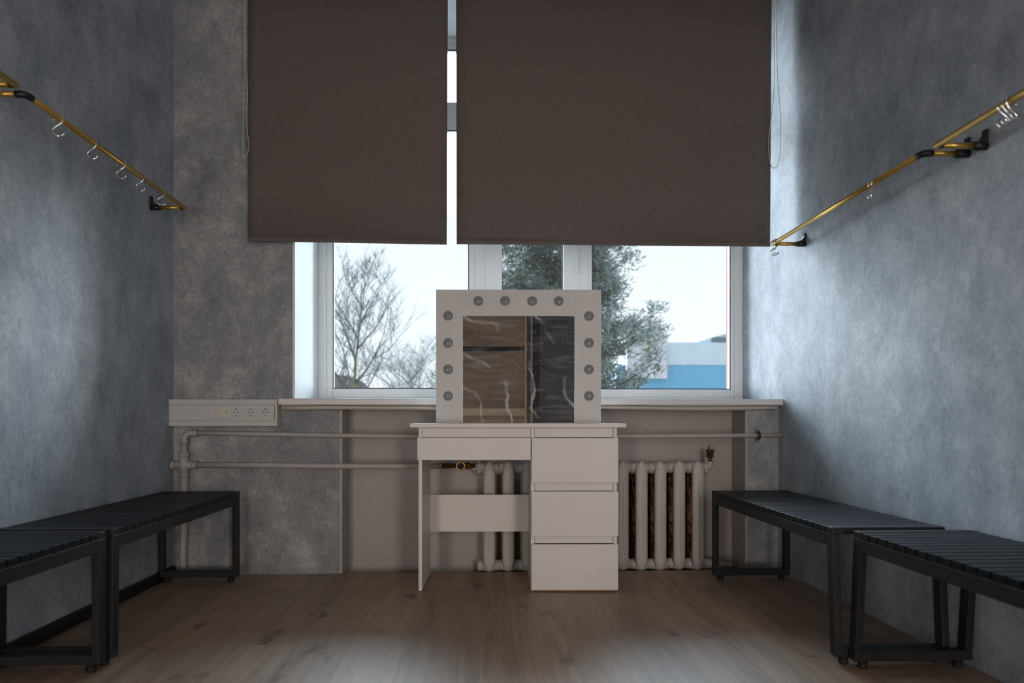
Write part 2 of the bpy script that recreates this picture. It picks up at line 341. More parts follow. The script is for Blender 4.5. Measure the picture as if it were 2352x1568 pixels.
def mirror_mat():
    m = bpy.data.materials.new('smeared_mirror_glass'); m.use_nodes = True; N = m.node_tree.nodes; L = m.node_tree.links
    N.remove(N['Principled BSDF']); out = [n for n in N if n.type == 'OUTPUT_MATERIAL'][0]
    g = N.new('ShaderNodeBsdfGlossy'); g.inputs[0].default_value = (.90, .90, .90, 1); g.inputs['Roughness'].default_value = .015
    d = N.new('ShaderNodeBsdfDiffuse'); d.inputs[0].default_value = (.75, .78, .82, 1)
    tc = N.new('ShaderNodeTexCoord'); mp = N.new('ShaderNodeMapping'); L.new(tc.outputs['Object'], mp.inputs[0])
    def ramp(src, p0, p1, inv=False):
        r = N.new('ShaderNodeValToRGB'); r.color_ramp.elements[0].position = p0; r.color_ramp.elements[1].position = p1
        if inv: r.color_ramp.elements[0].color = (1, 1, 1, 1); r.color_ramp.elements[1].color = (0, 0, 0, 1)
        L.new(src, r.inputs[0]); return r.outputs[0]
    def mul(a, b):
        q = N.new('ShaderNodeMath'); q.operation = 'MULTIPLY'
        for i, t in enumerate((a, b)):
            if isinstance(t, float): q.inputs[i].default_value = t
            else: L.new(t, q.inputs[i])
        return q.outputs[0]
    def add(a, b):
        q = N.new('ShaderNodeMath'); q.operation = 'ADD'; q.use_clamp = True; L.new(a, q.inputs[0])
        if isinstance(b, float): q.inputs[1].default_value = b
        else: L.new(b, q.inputs[1])
        return q.outputs[0]
    # wiping arcs
    w = N.new('ShaderNodeTexWave'); w.wave_type = 'RINGS'; w.rings_direction = 'Y'; w.inputs['Scale'].default_value = 2.1; w.inputs['Distortion'].default_value = 5; w.inputs['Detail'].default_value = 3; w.inputs['Detail Scale'].default_value = 1.6
    L.new(mp.outputs[0], w.inputs['Vector'])
    n = N.new('ShaderNodeTexNoise'); n.inputs['Scale'].default_value = 4.5; n.inputs['Detail'].default_value = 4; L.new(mp.outputs[0], n.inputs['Vector'])
    arcs = mul(mul(ramp(w.outputs[0], .955, 1.0), ramp(n.outputs[0], .42, .6)), .45)
    # haze streaks
    mp2 = N.new('ShaderNodeMapping'); mp2.inputs['Scale'].default_value = (1.5, 1, 9); L.new(tc.outputs['Object'], mp2.inputs[0])
    n2 = N.new('ShaderNodeTexNoise'); n2.inputs['Scale'].default_value = 5; n2.inputs['Detail'].default_value = 7; L.new(mp2.outputs[0], n2.inputs['Vector'])
    haze = mul(ramp(n2.outputs[0], .48, .75), .16)
    # specks
    v = N.new('ShaderNodeTexVoronoi'); v.inputs['Scale'].default_value = 120; L.new(mp.outputs[0], v.inputs['Vector'])
    n3 = N.new('ShaderNodeTexNoise'); n3.inputs['Scale'].default_value = 9; L.new(mp.outputs[0], n3.inputs['Vector'])
    sp = mul(mul(ramp(v.outputs['Distance'], .10, .2, True), ramp(n3.outputs[0], .48, .62)), .6)
    fac = add(add(add(arcs, haze), sp), .03)
    mx = N.new('ShaderNodeMixShader'); L.new(fac, mx.inputs[0]); L.new(g.outputs[0], mx.inputs[1]); L.new(d.outputs[0], mx.inputs[2]); L.new(mx.outputs[0], out.inputs[0])
    return m
M['mirror'] = mirror_mat()

# ------------------------------------------------------------------ room shell
XL, XR, YB, YF, ZC = -1.55, 1.555, 3.63, -2.0, 3.3
NL, NR, NB = -.707, 1.38, 3.83          # radiator niche
WL, WY = -.945, 4.13                    # window reveal side, window plane
WB, WT = .89, 3.017
YO = 4.40                               # outer face
struct(MB().box(XL - .1, XR + .1, YF - .05, YB, -.04, 0).build('floor', M['floor']))
struct(MB().box(XL - .1, XR + .1, YF - .05, YO, ZC, ZC + .1).build('ceiling', M['ceiling']))
struct(MB().box(XL - .12, XL, YF, YO, -.2, ZC).build('wall_left', M['wall_side']))
struct(MB().box(XR, XR + .12, YF, YO, -.2, ZC).build('wall_right', M['wall_side']))
b = MB()
b.box(XL, WL - .012, YB, YO, WB - .035, ZC, 0)                   # pier beside the window
b.box(XL, NL - .012, YB, YO, -.2, WB - .035, 0)                 # below sill level
b.box(NR + .012, XR, YB, YO, -.2, WB - .035, 0)
b.box(WL - .012, WL, YB + .001, WY + .1, WB - .035, WT, 2)         # white window reveal
b.box(WL, XR, YB, YO - .16, WT, ZC, 2)
b.box(WL - .012, XR, YO - .16, YO, 3.06, ZC, 3)
b.box(XL, XR, YB - .002, YB, WT + .001, ZC, 0)
b.box(NL - .012, NL, YB + .001, NB, -.2, WB - .035, 1)
b.box(NR, NR + .012, YB + .001, NB, -.2, WB - .035, 1)
b.box(NL - .012, NR + .012, NB, YO, -.2, WB - .035, 1)
b.box(XL - .1, XR + .1, YB - .08, YO, -.3, -.13, 1); b.box(XL - .1, XR + .1, YB - .08, YB - .002, -.13, -.041, 1)
b.box(WL, XR, WY + .09, YO, WB - .035, WB + .01, 3)
struct(b.build('wall_back', [M['wall_back'], M['beige'], M['white_paint'], M['concrete']]))
# brick jambs outside
struct(MB().box(1.549, XR, WY + .08, YO, WB, 3.06).box(WL - .012, WL - .002, WY + .1, YO, WB, 3.06).build('trim_brick_jamb', M['red_brick']))
# back of the room: wall with two doorways invented to let the fill in
b = MB()
b.box(XL, -1.52, YF - .12, YF, 0, ZC); b.box(-.98, .87, YF - .12, YF, 0, ZC); b.box(-1.52, -.98, YF - .12, YF, 2.12, ZC); b.box(1.51, XR, YF - .12, YF, 0, ZC); b.box(.87, 1.51, YF - .12, YF, 2.12, ZC)
struct(b.build('wall_front', M['darkwall']))
b = MB()
b.box(-1.9, XR + .3, YF - 1.3, YF - 1.2, 0, 2.6); b.box(-1.9, -1.8, YF - 1.3, YF - .12, 0, 2.6); b.box(-1.8, XL - .12, YF - .14, YF - .12, 0, 2.6); b.box(XR + .12, XR + .3, YF - 1.3, YF - .12, 0, 2.6)
b.box(-1.9, XR + .3, YF - 1.3, YF - .12, 2.6, 2.7); b.box(-1.9, XR + .3, YF - 1.3, YF - .05, -.04, 0)
struct(b.build('wall_fill_box', M['ceiling']))  # invented enclosure around the added fill lights, out of view
# brown panelled door seen in the mirror
dr = bpy.data.objects.new('door_1', None); C.objects.link(dr); dr['kind'] = 'structure'
b = MB(); b.box(-.96, .17, YF, YF + .035, .02, 1.64); b.box(-.96, .17, YF, YF + .035, 1.70, 2.6); b.build('door_leaf', M['door'], dr, .003)
MB().box(-.96, .17, YF, YF + .012, 1.64, 1.70).build('door_gap', M['hole'], dr)
b = MB(); b.box(-.96, .17, YF + .035, YF + .045, .84, .93); b.build('door_rail', M['door_light'], dr, .002)
b = MB(); b.box(.17, .19, YF, YF + .06, 0, 2.65); b.box(.245, .26, YF, YF + .05, 0, 2.65); b.build('door_frame', M['door_light'], dr)
MB().box(.19, .245, YF, YF + .02, 0, 2.65).build('door_jamb', M['darkwall'], dr)
MB().box(.262, .35, YF, YF + .012, 0, 2.65).build('door_gap_strip', M['hole'], dr)
b = MB(); b.lathe([(0, .03), (.018, .03), (.018, .012), (.008, .01), (.008, 0)], (.218, YF + .02, .93), (0, 1, 0)); b.build('door_knob', M['brass'], dr)
struct(MB().prism([(XL, 0), (XL + .014, 0), (XL + .014, .046), (XL + .01, .052), (XL, .052)], YF, YB - .01).build('baseboard_left', M['baseboard']))

# ------------------------------------------------------------------ window
wn_ = bpy.data.objects.new('window_1', None); C.objects.link(wn_); wn_['kind'] = 'structure'
y0, y1 = WY, WY + .075
def frame_box(b, x0, x1, z0, z1, w, ya, yb, wb=None, wt=None):
    wb = wb or w; wt = wt or w
    b.box(x0, x0 + w, ya, yb, z0, z1); b.box(x1 - w, x1, ya, yb, z0, z1)
    b.box(x0 + w, x1 - w, ya, yb, z0, z0 + wb); b.box(x0 + w, x1 - w, ya, yb, z1 - wt, z1)
b = MB(); frame_box(b, WL, XR, WB, WT, .048, y0, y1, .022, .03); b.build('window_frame', M['pvc'], wn_, .003)
MB().box(-.035, .028, y0, y1, WB + .02, 2.52).box(.573, .632, y0, y1, WB + .02, 2.52).build('mullion', M['pvc'], wn_, .003)
MB().box(WL + .04, XR - .04, y0 - .001, y1, 2.515, 2.60).build('transom', M['pvc'], wn_, .003)
def light(name, x0, x1, z0, z1, w, proud=0.0, gm='glass', wb=None):
    b = MB(); frame_box(b, x0, x1, z0, z1, w, y0 + .008 - proud, y1 - .01, wb); o = b.build(name, M['pvc'], wn_, .004)
    b = MB(); frame_box(b, x0 + w, x1 - w, z0 + (wb or w), z1 - w, .005, y0 + .012, y0 + .02); b.build('gasket', M['gasket'], o)
    MB().box(x0 + w, x1 - w, y0 + .03, y0 + .034, z0 + (wb or w), z1 - w).build('pane', M[gm], o)
    return o
light('fixed_light', -.897, -.035, .912, 2.515, .036, 0, 'glass', .052)
light('fixed_light', .632, 1.507, .912, 2.515, .022, 0, 'glass_dirty', .052)
sash = light('sash', .024, .578, .912, 2.515, .096, .018, 'glass_dirty', .07)
light('fixed_light', -.897, 1.507, 2.60, 2.987, .036)
b = MB(); b.prism(rrect(.536, .566, 1.735, 1.80, .014), y0 - .022, y0 - .010, 'y')
b.lathe([(.011, 0), (.011, .028), (.009, .034)], (.551, y0 - .02, 1.768), (0, -1, 0), 16)
b.prism([(.541, 1.776), (.561, 1.776), (.563, 1.66), (.570, 1.640), (.552, 1.636), (.547, 1.66)], y0 - .062, y0 - .048, 'y')
b.build('window_handle', M['pvc'], sash, .002)
# sill with rounded nose
b = MB(); b.prism([(3.575, .857), (3.572, .862), (3.572, .884), (3.576, .890), (WY, .893), (WY, .857)], -1.012, XR, 'x'); b.build('window_sill', M['sill'], wn_, .001)

# cable cover running under the sill
b = MB()
pts = []
for i in range(25):
    x = -1.005 + i * (2.54 / 24); pts.append((x, 3.598, .8445 + .0035 * math.sin(i * .55) - (.003 if i < 6 else 0)))
b.tube(pts, .0115, 8)
b.box(-1.005, 1.535, 3.600, 3.629, .838, .8565)
tag(b.build('cable_cover', M['caulk']), 'thin beige cable moulding running under the white window sill', 'cable cover')

# ------------------------------------------------------------------ trunking with sockets
t = thing('cable_trunking', 'grey-white plastic trunking box with sockets at the end of the sill', 'trunking', (-1.55, 3.57, .751))
# local: x 0..0.535, y 0 front .. .058 back, z 0 .. .133
MB().box(.002, .522, .004, .058, 0, .133).build('body', M['trunk'], t, .002)
MB().box(.002, .226, -.001, .005, .029, .106).build('cover', M['trunk'], t, .0015)
for z in (0, .108): MB().box(.002, .522, -.003, .005, z, z + .0255).build('lip', M['trunk'], t, .002)
b = MB(); b.box(.522, .534, -.006, .058, -.002, .135); b.build('end_cap', M['cream'], t, .003)
pl = MB().prism(rrect(.228, .519, .030, .105, .009), -.006, .005, 'y').build('socket_plate', M['trunk'], t, .0015)
pl2 = MB().prism(rrect(.238, .511, .037, .099, .008), -.008, -.005, 'y').build('inner_frame', M['trunk'], pl)
b = MB().prism(rrect(.238, .290, .039, .096, .008), -.011, -.006, 'y', 0)
for x in (.244, .285): b.lathe([(0, .0006), (.0028, .0006), (.0028, 0)], (x, -.011, .068), (0, -1, 0), 10, 1)
b.build('blank_cover', [M['cream'], M['hole']], t, .001)
for cx in (.334, .406, .478):
    b = MB().prism(rrect(cx - .0285, cx + .0285, .039, .096, .009), -.011, -.006, 'y')
    b.lathe([(.0215, 0), (.0215, .0016), (.0195, .0016), (.0188, -.0035)], (cx, -.011, .068), (0, -1, 0), 32, 0)
    so = b.build('socket', M['trunk'], t, 0)
    b = MB(); b.lathe([(.019, .0002), (0, .0002)], (cx, -.011, .068), (0, -1, 0), 32, 0)
    for dx in (-.0095, .0095): b.lathe([(0, .0009), (.0027, .0009), (.0027, 0)], (cx + dx, -.011, .068), (0, -1, 0), 12, 1)
    b.lathe([(0, .0012), (.0022, .0012), (.0022, 0)], (cx, -.011, .068), (0, -1, 0), 12, 2)
    for dz in (-.0165, .0165): b.box(cx - .0035, cx + .0035, -.0125, -.011, .068 + dz - .0022, .068 + dz + .0022, 1)
    b.build('socket_face', [M['trunk'], M['hole'], M['zinc']], so)

# ------------------------------------------------------------------ heating pipes
t = thing('heating_pipe', 'taupe painted heating pipes along the wall, with elbow, cross fitting and riser', 'pipe', (-1.489, 3.595, 0))
def P(x, y, z): return (x + 1.489, y - 3.595, z)
ZU = [(-1.425, .717), (-1.2, .713), (-.706, .703), (-.343, .697), (.3, .695), (.729, .697), (1.2, .700), (XR, .703)]
b = MB(); b.tube([P(x, 3.60, z) for x, z in ZU], .0115, 16); b.build('upper_pipe', M['pipe'], t)
b = MB(); b.tube([P(-1.44, 3.60, .557), P(-1.1, 3.60, .554), P(-.7, 3.60, .548), P(-.3, 3.62, .545), P(-.205, 3.66, .545)], .0140, 16); b.build('lower_pipe', M['pipe'], t)
b = MB(); b.tube([P(-1.487, 3.60, -.0), P(-1.492, 3.60, .1), P(-1.485, 3.60, .3), P(-1.486, 3.60, .55)], .0175, 16); b.build('riser', M['pipe'], t)
b = MB(); b.tube([P(-1.484, 3.60, .55), P(-1.484, 3.60, .66)], .0125, 16)
b.tube([P(*p) for p in [(-1.484, 3.60, .655)] ] + [P(*v) for v in arc((-1.449, 3.60, .682), .035, 180, 90, 8, (1, 0, 0), (0, 0, 1))] + [P(-1.425, 3.60, .717)], .0155, 16)
b.tube([P(-1.436, 3.60, .717), P(-1.420, 3.60, .717)], .0185, 16); b.tube([P(-1.484, 3.60, .664), P(-1.484, 3.60, .682)], .0185, 16)
b.build('elbow', M['pipe'], t)
b = MB()
b.tube([P(-1.486, 3.60, .505), P(-1.486, 3.60, .625)], .0215, 16)
b.tube([P(-1.548, 3.60, .556), P(-1.425, 3.60, .556)], .0195, 16)
b.tube([P(-1.486, 3.60, .60), P(-1.486, 3.60, .612)], .0235, 16); b.tube([P(-1.486, 3.60, .500), P(-1.486, 3.60, .512)], .0235, 16)
b.tube([P(-1.440, 3.60, .556), P(-1.424, 3.60, .556)], .0225, 16); b.tube([P(-1.548, 3.60, .556), P(-1.532, 3.60, .556)], .0225, 16)
b.build('cross_fitting', M['pipe'], t)
# brass valve with black centre, in the niche in front of the radiator's inlet
b = MB(); b.tube([P(-.205, 3.66, .545), P(-.15, 3.66, .545)], .0155, 6, smooth=False); b.tube([P(-.155, 3.66, .545), P(-.03, 3.66, .545)], .011, 14)
b.tube([P(-.115, 3.66, .545), P(-.055, 3.66, .545)], .0165, 8, smooth=False)
vb = b.build('valve_body', M['bronze'], t)
b = MB(); b.lathe([(.012, 0), (.02, .002), (.0255, .016), (.0255, .026), (.0235, .029), (.0165, .029), (.0155, .020)], P(-.105, 3.655, .545), (0, -1, 0), 28); b.build('valve_collar', M['brass'], vb)
b = MB(); b.lathe([(0, .023), (.006, .024), (.0155, .021)], P(-.105, 3.655, .545), (0, -1, 0), 24)
b.lathe([(0, .031), (.003, .031), (.006, .022)], P(-.105, 3.655, .545), (0, -1, 0), 3, smooth=False); b.build('valve_stem', M['rubber'], vb)

t2 = thing('pipe_clamp', 'small zinc pipe clamp with black rubber lining screwed to the corner wall', 'clamp', (1.437, 3.60, .7015))
b = MB(); b.tube(arc((0, 0, 0), .0150, 75, 285, 16, (0, 1, 0), (0, 0, 1)), .0075, 8); o = b.build('rubber_lining', M['rubber'], t2)
b = MB()
a_ = arc((0, 0, 0), .0185, 70, 290, 20, (0, 1, 0), (0, 0, 1)); 
for i in range(len(a_) - 1):
    p, q = a_[i], a_[i + 1]; k = 1.09
    b.add([(-.006, p.y, p.z), (.006, p.y, p.z), (.006, q.y, q.z), (-.006, q.y, q.z), (-.006, p.y * k, p.z * k), (.006, p.y * k, p.z * k), (.006, q.y * k, q.z * k), (-.006, q.y * k, q.z * k)],
          [(0, 1, 2, 3), (4, 7, 6, 5), (0, 4, 5, 1), (1, 5, 6, 2), (2, 6, 7, 3), (3, 7, 4, 0)])
b.box(-.006, .006, .004, .010, .017, .034); b.box(-.006, .006, .004, .010, -.034, -.017)
b.build('strap', M['zinc'], t2)
for z in (.027, -.027):
    b = MB(); b.lathe([(0, .007), (.003, .006), (.0055, .003), (.0055, 0)], (0, .004, z), (0, -1, 0), 14); b.tube([(0, .004, z), (0, .030, z)], .0025, 8); b.build('screw', M['zinc'], t2)

# ------------------------------------------------------------------ radiator
PITCH = .0997; X0R = .042; NS = 12; RY = 3.642
t = thing('radiator', 'old taupe cast-iron sectional radiator under the window, behind the dressing table', 'radiator', (X0R, RY, 0))
def column(yf, dirn, mi, b, zt=.568, zb=-.008, hw=.031, dp=.034):
    # ogive-ended iron column, yf = face towards the room
    rows = []
    n = 30
    for i in range(n + 1):
        u = i / n; z = zb + (zt - zb) * (0.5 - 0.5 * math.cos(PI * u))
        d = min(z - zb, zt - z); e = .062
        k = 1 if d > e else math.sqrt(max(0, 1 - ((e - d) / e) ** 2))
        if d < e: k = k ** 1.15
        w = max(hw * k, .0006); back = (1 - k) * .020
        row = []
        for j in range(13):
            a = PI * j / 12
            row.append((-w * math.cos(a), back + dp * .5 * (1 - math.sin(a) ** .8) * 1.0, z))
        row.append((w, back + dp, z)); row.append((-w, back + dp, z))
        rows.append(row)
    m_ = len(rows[0]); vs = [(x, (yf + y) if dirn > 0 else (yf - y), z) for r_ in rows for x, y, z in r_]
    fs = [(i * m_ + j, i * m_ + (j + 1) % m_, (i + 1) * m_ + (j + 1) % m_, (i + 1) * m_ + j) for i in range(n) for j in range(m_)]
    b.add(vs, fs, mi, True)
    # casting seam down the middle
    b.tube([((.0), (yf + dirn * (.0003 + (1 - (1 if min(z_ - zb, zt - z_) > .05 else .7)) * .02)), z_) for z_ in [zb + .05 + (zt - zb - .1) * q / 6 for q in range(7)]], .0028, 6, mi)
random.seed(3)
for i in range(NS):
    x = i * PITCH
    b = MB(); column(0, 1, 0, b)
    dz = random.uniform(-.002, .002)
    if i == 0:
        b.tube([(-.045, .068, .527), (-.02, .068, .527)], .029, 18); b.tube([(-.034, .068, .018), (-.02, .068, .018)], .029, 18)
    for z in (.527, .020):      # hubs that join the sections
        b.tube([(-.052, .068, z), (-.028, .068, z), (0, .068, z), (.028, .068, z), (.052, .068, z)], [.027, .030, .038, .030, .027], 18)
    b.tube([(0, .02, .53), (0, .05, .54), (0, .115, .53)], .028, 12); b.tube([(0, .02, .02), (0, .05, .018), (0, .115, .02)], .026, 12)
    sec = b.build('section', M['rad'], t, loc=(x, 0, dz))
    b = MB(); column(.137, -1, 0, b, .560, 0, .030, .034); 
    b.build('rear_column', M['rust'] if i >= 7 else M['rad'], sec)
b = MB(); b.tube([(-.062, .068, .527), (-.045, .068, .527)], .034, 8, smooth=False); b.tube([(-.09, .068, .527), (-.06, .068, .527)], .013, 12)
b.tube([(-.075, .018, .545), (-.085, .05, .535), (-.09, .068, .527)], .011, 10)
b.build('inlet', M['rad'], t)
MB().tube([(-.058, .068, .018), (-.04, .068, .018)], .030, 8, smooth=False).build('end_plug', M['rad'], t)
xe = (NS - 1) * PITCH
b = MB(); b.tube([(xe + .045, .068, .527), (xe + .06, .068, .527)], .032, 8, smooth=False)
b.tube([(xe + .055, .068, .527)] + arc((xe + .060, .068, .545), .020, 270, 360, 8, (1, 0, 0), (0, 0, 1)) + [(xe + .080, .068, .562)], .0095, 12)
b.build('end_elbow', M['rad'], t)
MB().tube([(xe + .045, .068, .02), (xe + .16, .068, .012), (xe + .20, .068, .008)], [.028, .012, .012], 12).build('return_pipe', M['rad'], t)
b = MB(); b.lathe([(0, 0), (.011, 0), (.011, .012), (.009, .014), (.009, .018), (.0165, .020), (.0185, .022), (.0185, .052), (.0215, .053), (.0215, .062), (.019, .064), (0, .064)], (xe + .080, .068, .562), (0, 0, 1), 24)
b.lathe([(0, .084), (.0045, .083), (.0045, .064)], (xe + .074, .068, .562), (0, 0, 1), 12)
b.build('air_vent', M['bronze'], t)
# yellow old paint and bare brick showing on the niche wall behind the radiator
struct(MB().box(.1, .66, NB - .004, NB - .0005, -.1, .345).build('trim_old_paint_patch', M['yellow']))
struct(MB().box(.66, 1.17, NB - .006, NB - .0005, -.1, .53).build('trim_bare_wall_patch', M['rust']))

# ------------------------------------------------------------------ roller blinds
def chain(b, pts, step=.0075, r=.003):
    pts = [Vector(p) for p in pts]
    # catmull-rom resample
    P_ = [pts[0]] + pts + [pts[-1]]; dense = []
    for i in range(1, len(P_) - 2):
        for k in range(24):
            u = k / 24; p0, p1, p2, p3 = P_[i - 1:i + 3]
            dense.append(.5 * ((2 * p1) + (-p0 + p2) * u + (2 * p0 - 5 * p1 + 4 * p2 - p3) * u * u + (-p0 + 3 * p1 - 3 * p2 + p3) * u ** 3))
    dense.append(pts[-1]); acc = 0; last = dense[0]; beads = [last]
    for p in dense[1:]:
        seg = (p - last).length
        while acc + seg >= step:
            q = last + (p - last) * ((step - acc) / seg); beads.append(q); last = q; seg = (p - last).length; acc = 0
        acc += seg; last = p
    ico = [(0, 0, 1), (.894, 0, .447), (.276, .851, .447), (-.724, .526, .447), (-.724, -.526, .447), (.276, -.851, .447), (.724, .526, -.447), (-.276, .851, -.447), (-.894, 0, -.447), (-.276, -.851, -.447), (.724, -.526, -.447), (0, 0, -1)]
    fc = [(0, 1, 2), (0, 2, 3), (0, 3, 4), (0, 4, 5), (0, 5, 1), (1, 6, 2), (2, 7, 3), (3, 8, 4), (4, 9, 5), (5, 10, 1), (6, 7, 2), (7, 8, 3), (8, 9, 4), (9, 10, 5), (10, 6, 1), (11, 7, 6), (11, 8, 7), (11, 9, 8), (11, 10, 9), (11, 6, 10)]
    for q in beads: b.add([(q.x + x * r, q.y + y * r, q.z + z * r) for x, y, z in ico], fc, 0, True)
    b.tube([beads[i] for i in range(0, len(beads), 2)], .0007, 4)
def blind(label, x0, x1, x0t, x1t, zb0, zb1, cpts):
    t = thing('roller_blind', label, 'blind', ((x0 + x1) / 2, 3.54, 3.12), 0, 'brown roller blinds'); ox, oy, oz = t.location
    def Q(x, y, z): return (x - ox, y - oy, z - oz)
    b = MB(); n = 24; zt = 3.11; vs = []
    for i in range(n + 1):
        u = i / n; xb = x0 + (x1 - x0) * u; xt = x0t + (x1t - x0t) * u; zb = zb0 + (zb1 - zb0) * u
        for (zz, k) in ((zb, 0), (zb + .35, .25), (2.4, .5), (zt, 1)):
            yo = .0025 * math.sin(u * 9) * (1 - k)
            vs.append(Q(xb + (xt - xb) * k, 3.54 + yo, zz))
    fs = [(i * 4 + j, i * 4 + j + 1, (i + 1) * 4 + j + 1, (i + 1) * 4 + j) for i in range(n) for j in range(3)]
    b.add(vs, fs, 0, True); o = b.build('fabric', M['blind'], t); s = o.modifiers.new('cloth', 'SOLIDIFY'); s.thickness = .0012
    b = MB(); b.prism([(-.004, -.001), (.004, -.001), (.0045, .006), (.003, .017), (-.003, .017), (-.0045, .006)], x0 - ox, x1 - ox, 'x')
    for v in range(len(b.v)):
        x, y, z = b.v[v]; u = (x + ox - x0) / (x1 - x0); b.v[v] = (x, y, z + zb0 + (zb1 - zb0) * u - oz)
    b.build('bottom_bar', M['blind'], t)
    b = MB(); b.tube([Q(x0t - .005, 3.545, 3.13), Q(x1t + .005, 3.545, 3.13)], .022, 20); b.build('roller_tube', M['blind'], t)
    for x in (x0t - .014, x1t + .004): MB().box(x - ox, x + .01 - ox, -.03, .09, -.03, .045).build('wall_bracket', M['trunk'], t, .002)
    b = MB(); chain(b, [Q(*p) for p in cpts]); b.build('bead_chain', M['chain'], t)
blind('narrower brown-grey roller blind covering the pier and first pane of the window', -1.150, -.172, -1.150, -.165, 1.667, 1.660,
      [(-1.166, 3.530, 3.12), (-1.168, 3.530, 2.8), (-1.164, 3.530, 2.6), (-1.150, 3.528, 2.40), (-1.154, 3.526, 2.28), (-1.148, 3.524, 2.20), (-1.140, 3.520, 2.13), (-1.150, 3.520, 2.085),
       (-1.167, 3.522, 2.070), (-1.172, 3.524, 2.12), (-1.168, 3.526, 2.3), (-1.165, 3.528, 2.5), (-1.160, 3.530, 2.8), (-1.158, 3.530, 3.12)])
blind('wider brown-grey roller blind hanging beside the bright strip of wall', -.122, 1.474, -.126, 1.483, 1.663, 1.668,
      [(1.489, 3.530, 3.12), (1.492, 3.530, 2.6), (1.488, 3.528, 2.45), (1.470, 3.522, 2.30), (1.458, 3.520, 2.20), (1.464, 3.520, 2.10), (1.482, 3.520, 2.060), (1.508, 3.520, 2.085),
       (1.520, 3.522, 2.18), (1.520, 3.524, 2.35), (1.508, 3.526, 2.5), (1.502, 3.528, 2.75), (1.498, 3.530, 3.12)])

# ------------------------------------------------------------------ dressing table (local: x right, y away from the room, z up)
DX, DY, DR = -.285, 3.226, -math.radians(2.0)
t = thing('dressing_table', 'off-white dressing table with three stacked drawers and an open leg space', 'dressing table', (DX, DY, 0), DR)
BW, DD = .906, .355
mm = M['melamine']; T = .016
MB().box(0, T, .004, DD, .003, .748).build('side_panel', mm, t, .0008)
MB().box(BW - T, BW, .004, DD, .003, .748).build('side_panel', mm, t, .0008)
MB().box(.512, .512 + T, .004, DD, .003, .748).build('divider', mm, t, .0008)
MB().box(-.034, BW + .036, -.035, DD + .02, .748, .766).build('tabletop', mm, t, .001)
for x0, x1 in ((T + .001, .511), (.529, BW - T - .001)): MB().box(x0, x1, .012, .028, .702, .747).build('top_rail', mm, t, .0005)
for z0, z1 in ((.458, .498), (.218, .256)): MB().box(.529, BW - T - .001, .012, .028, z0, z1).build('drawer_rail', mm, t, .0005)
MB().box(T + .0005, .5115, DD - .018, DD - .002, .220, .406).build('modesty_panel', mm, t, .0008)
MB().box(.529, BW - T - .001, DD - .012, DD - .004, .01, .74).build('back_panel', mm, t)
def drawer(x0, x1, z0, z1, d):
    o = MB().box(x0, x1, -.016, 0, z0, z1).build('drawer', mm, t, .0008)
    MB().box(x0 + .02, x1 - .02, .001, d, z0 + .015, z1 - .03).build('drawer_box', mm, o)
drawer(-.003, .511, .600, .701, .30)
drawer(.515, BW + .002, .496, .700, .32)
drawer(.515, BW + .002, .253, .457, .32)
drawer(.515, BW + .002, .010, .217, .32)
MB().box(.530, BW - T - .002, -.004, .30, .002, .0095).build('bottom_board', M['chip'], t)
for x in (.005, .517, BW - .012):
    for y in (.01, DD - .03): MB().box(x, x + .007, y, y + .01, 0, .003).build('foot', M['rubber'], t)

# ------------------------------------------------------------------ lighted mirror on the table
t = thing('vanity_mirror', 'square framed vanity mirror with round bulbs standing on the dressing table', 'mirror', (0, 0, 0), DR)
c_, s_ = math.cos(DR), math.sin(DR)
mx_, my_ = .062, .185
t.location = (DX + mx_ * c_ - my_ * s_, DY + mx_ * s_ + my_ * c_, .7662)
MW, MH, MM = .795, .643, .126
b = MB(); b.box(0, MM, 0, .03, 0, MH); b.box(MW - MM, MW, 0, .03, 0, MH); b.box(MM, MW - MM, 0, .03, MH - .124, MH)
b.box(0.02, MW - .02, .031, .045, 0, MH - .02)
b.build('frame', M['mirror_frame'], t, .0008)
MB().box(MM - .001, MW - MM + .001, .004, .010, .003, MH - .123).build('mirror_glass', M['mirror'], t)
b = MB(); e = .0018; b.box(MM, MM + e, -.0005, .004, 0, MH - .124); b.box(MW - MM - e, MW - MM, -.0005, .004, 0, MH - .124)
b.box(MM, MW - MM, -.0005, .004, MH - .124 - e, MH - .124); b.box(MM, MW - MM, -.0005, .004, 0, e); b.build('glass_edge', M['sill'], t)
bulbs = [(.204, .588), (.3325, .589), (.463, .588), (.591, .588)] + [(.058, z) for z in (.517, .386, .259, .131)] + [(.737, z) for z in (.516, .387, .259, .131)]
for i, (x, z) in enumerate(bulbs):
    b = MB(); b.lathe([(.024, 0), (.0245, .004), (.0215, .006), (.021, .004)], (0, 0, 0), (0, -1, 0), 32); o = b.build('bulb', M['bulb_ring'], t, loc=(x, 0, z))
    b = MB(); b.lathe([(.0213, .003)] + [(.0213 * math.cos(a), .003 + .007 * math.sin(a)) for a in [PI / 2 * k / 10 for k in range(1, 11)]], (0, 0, 0), (0, -1, 0), 32); b.build('bulb_dome', M['bulb'], o)

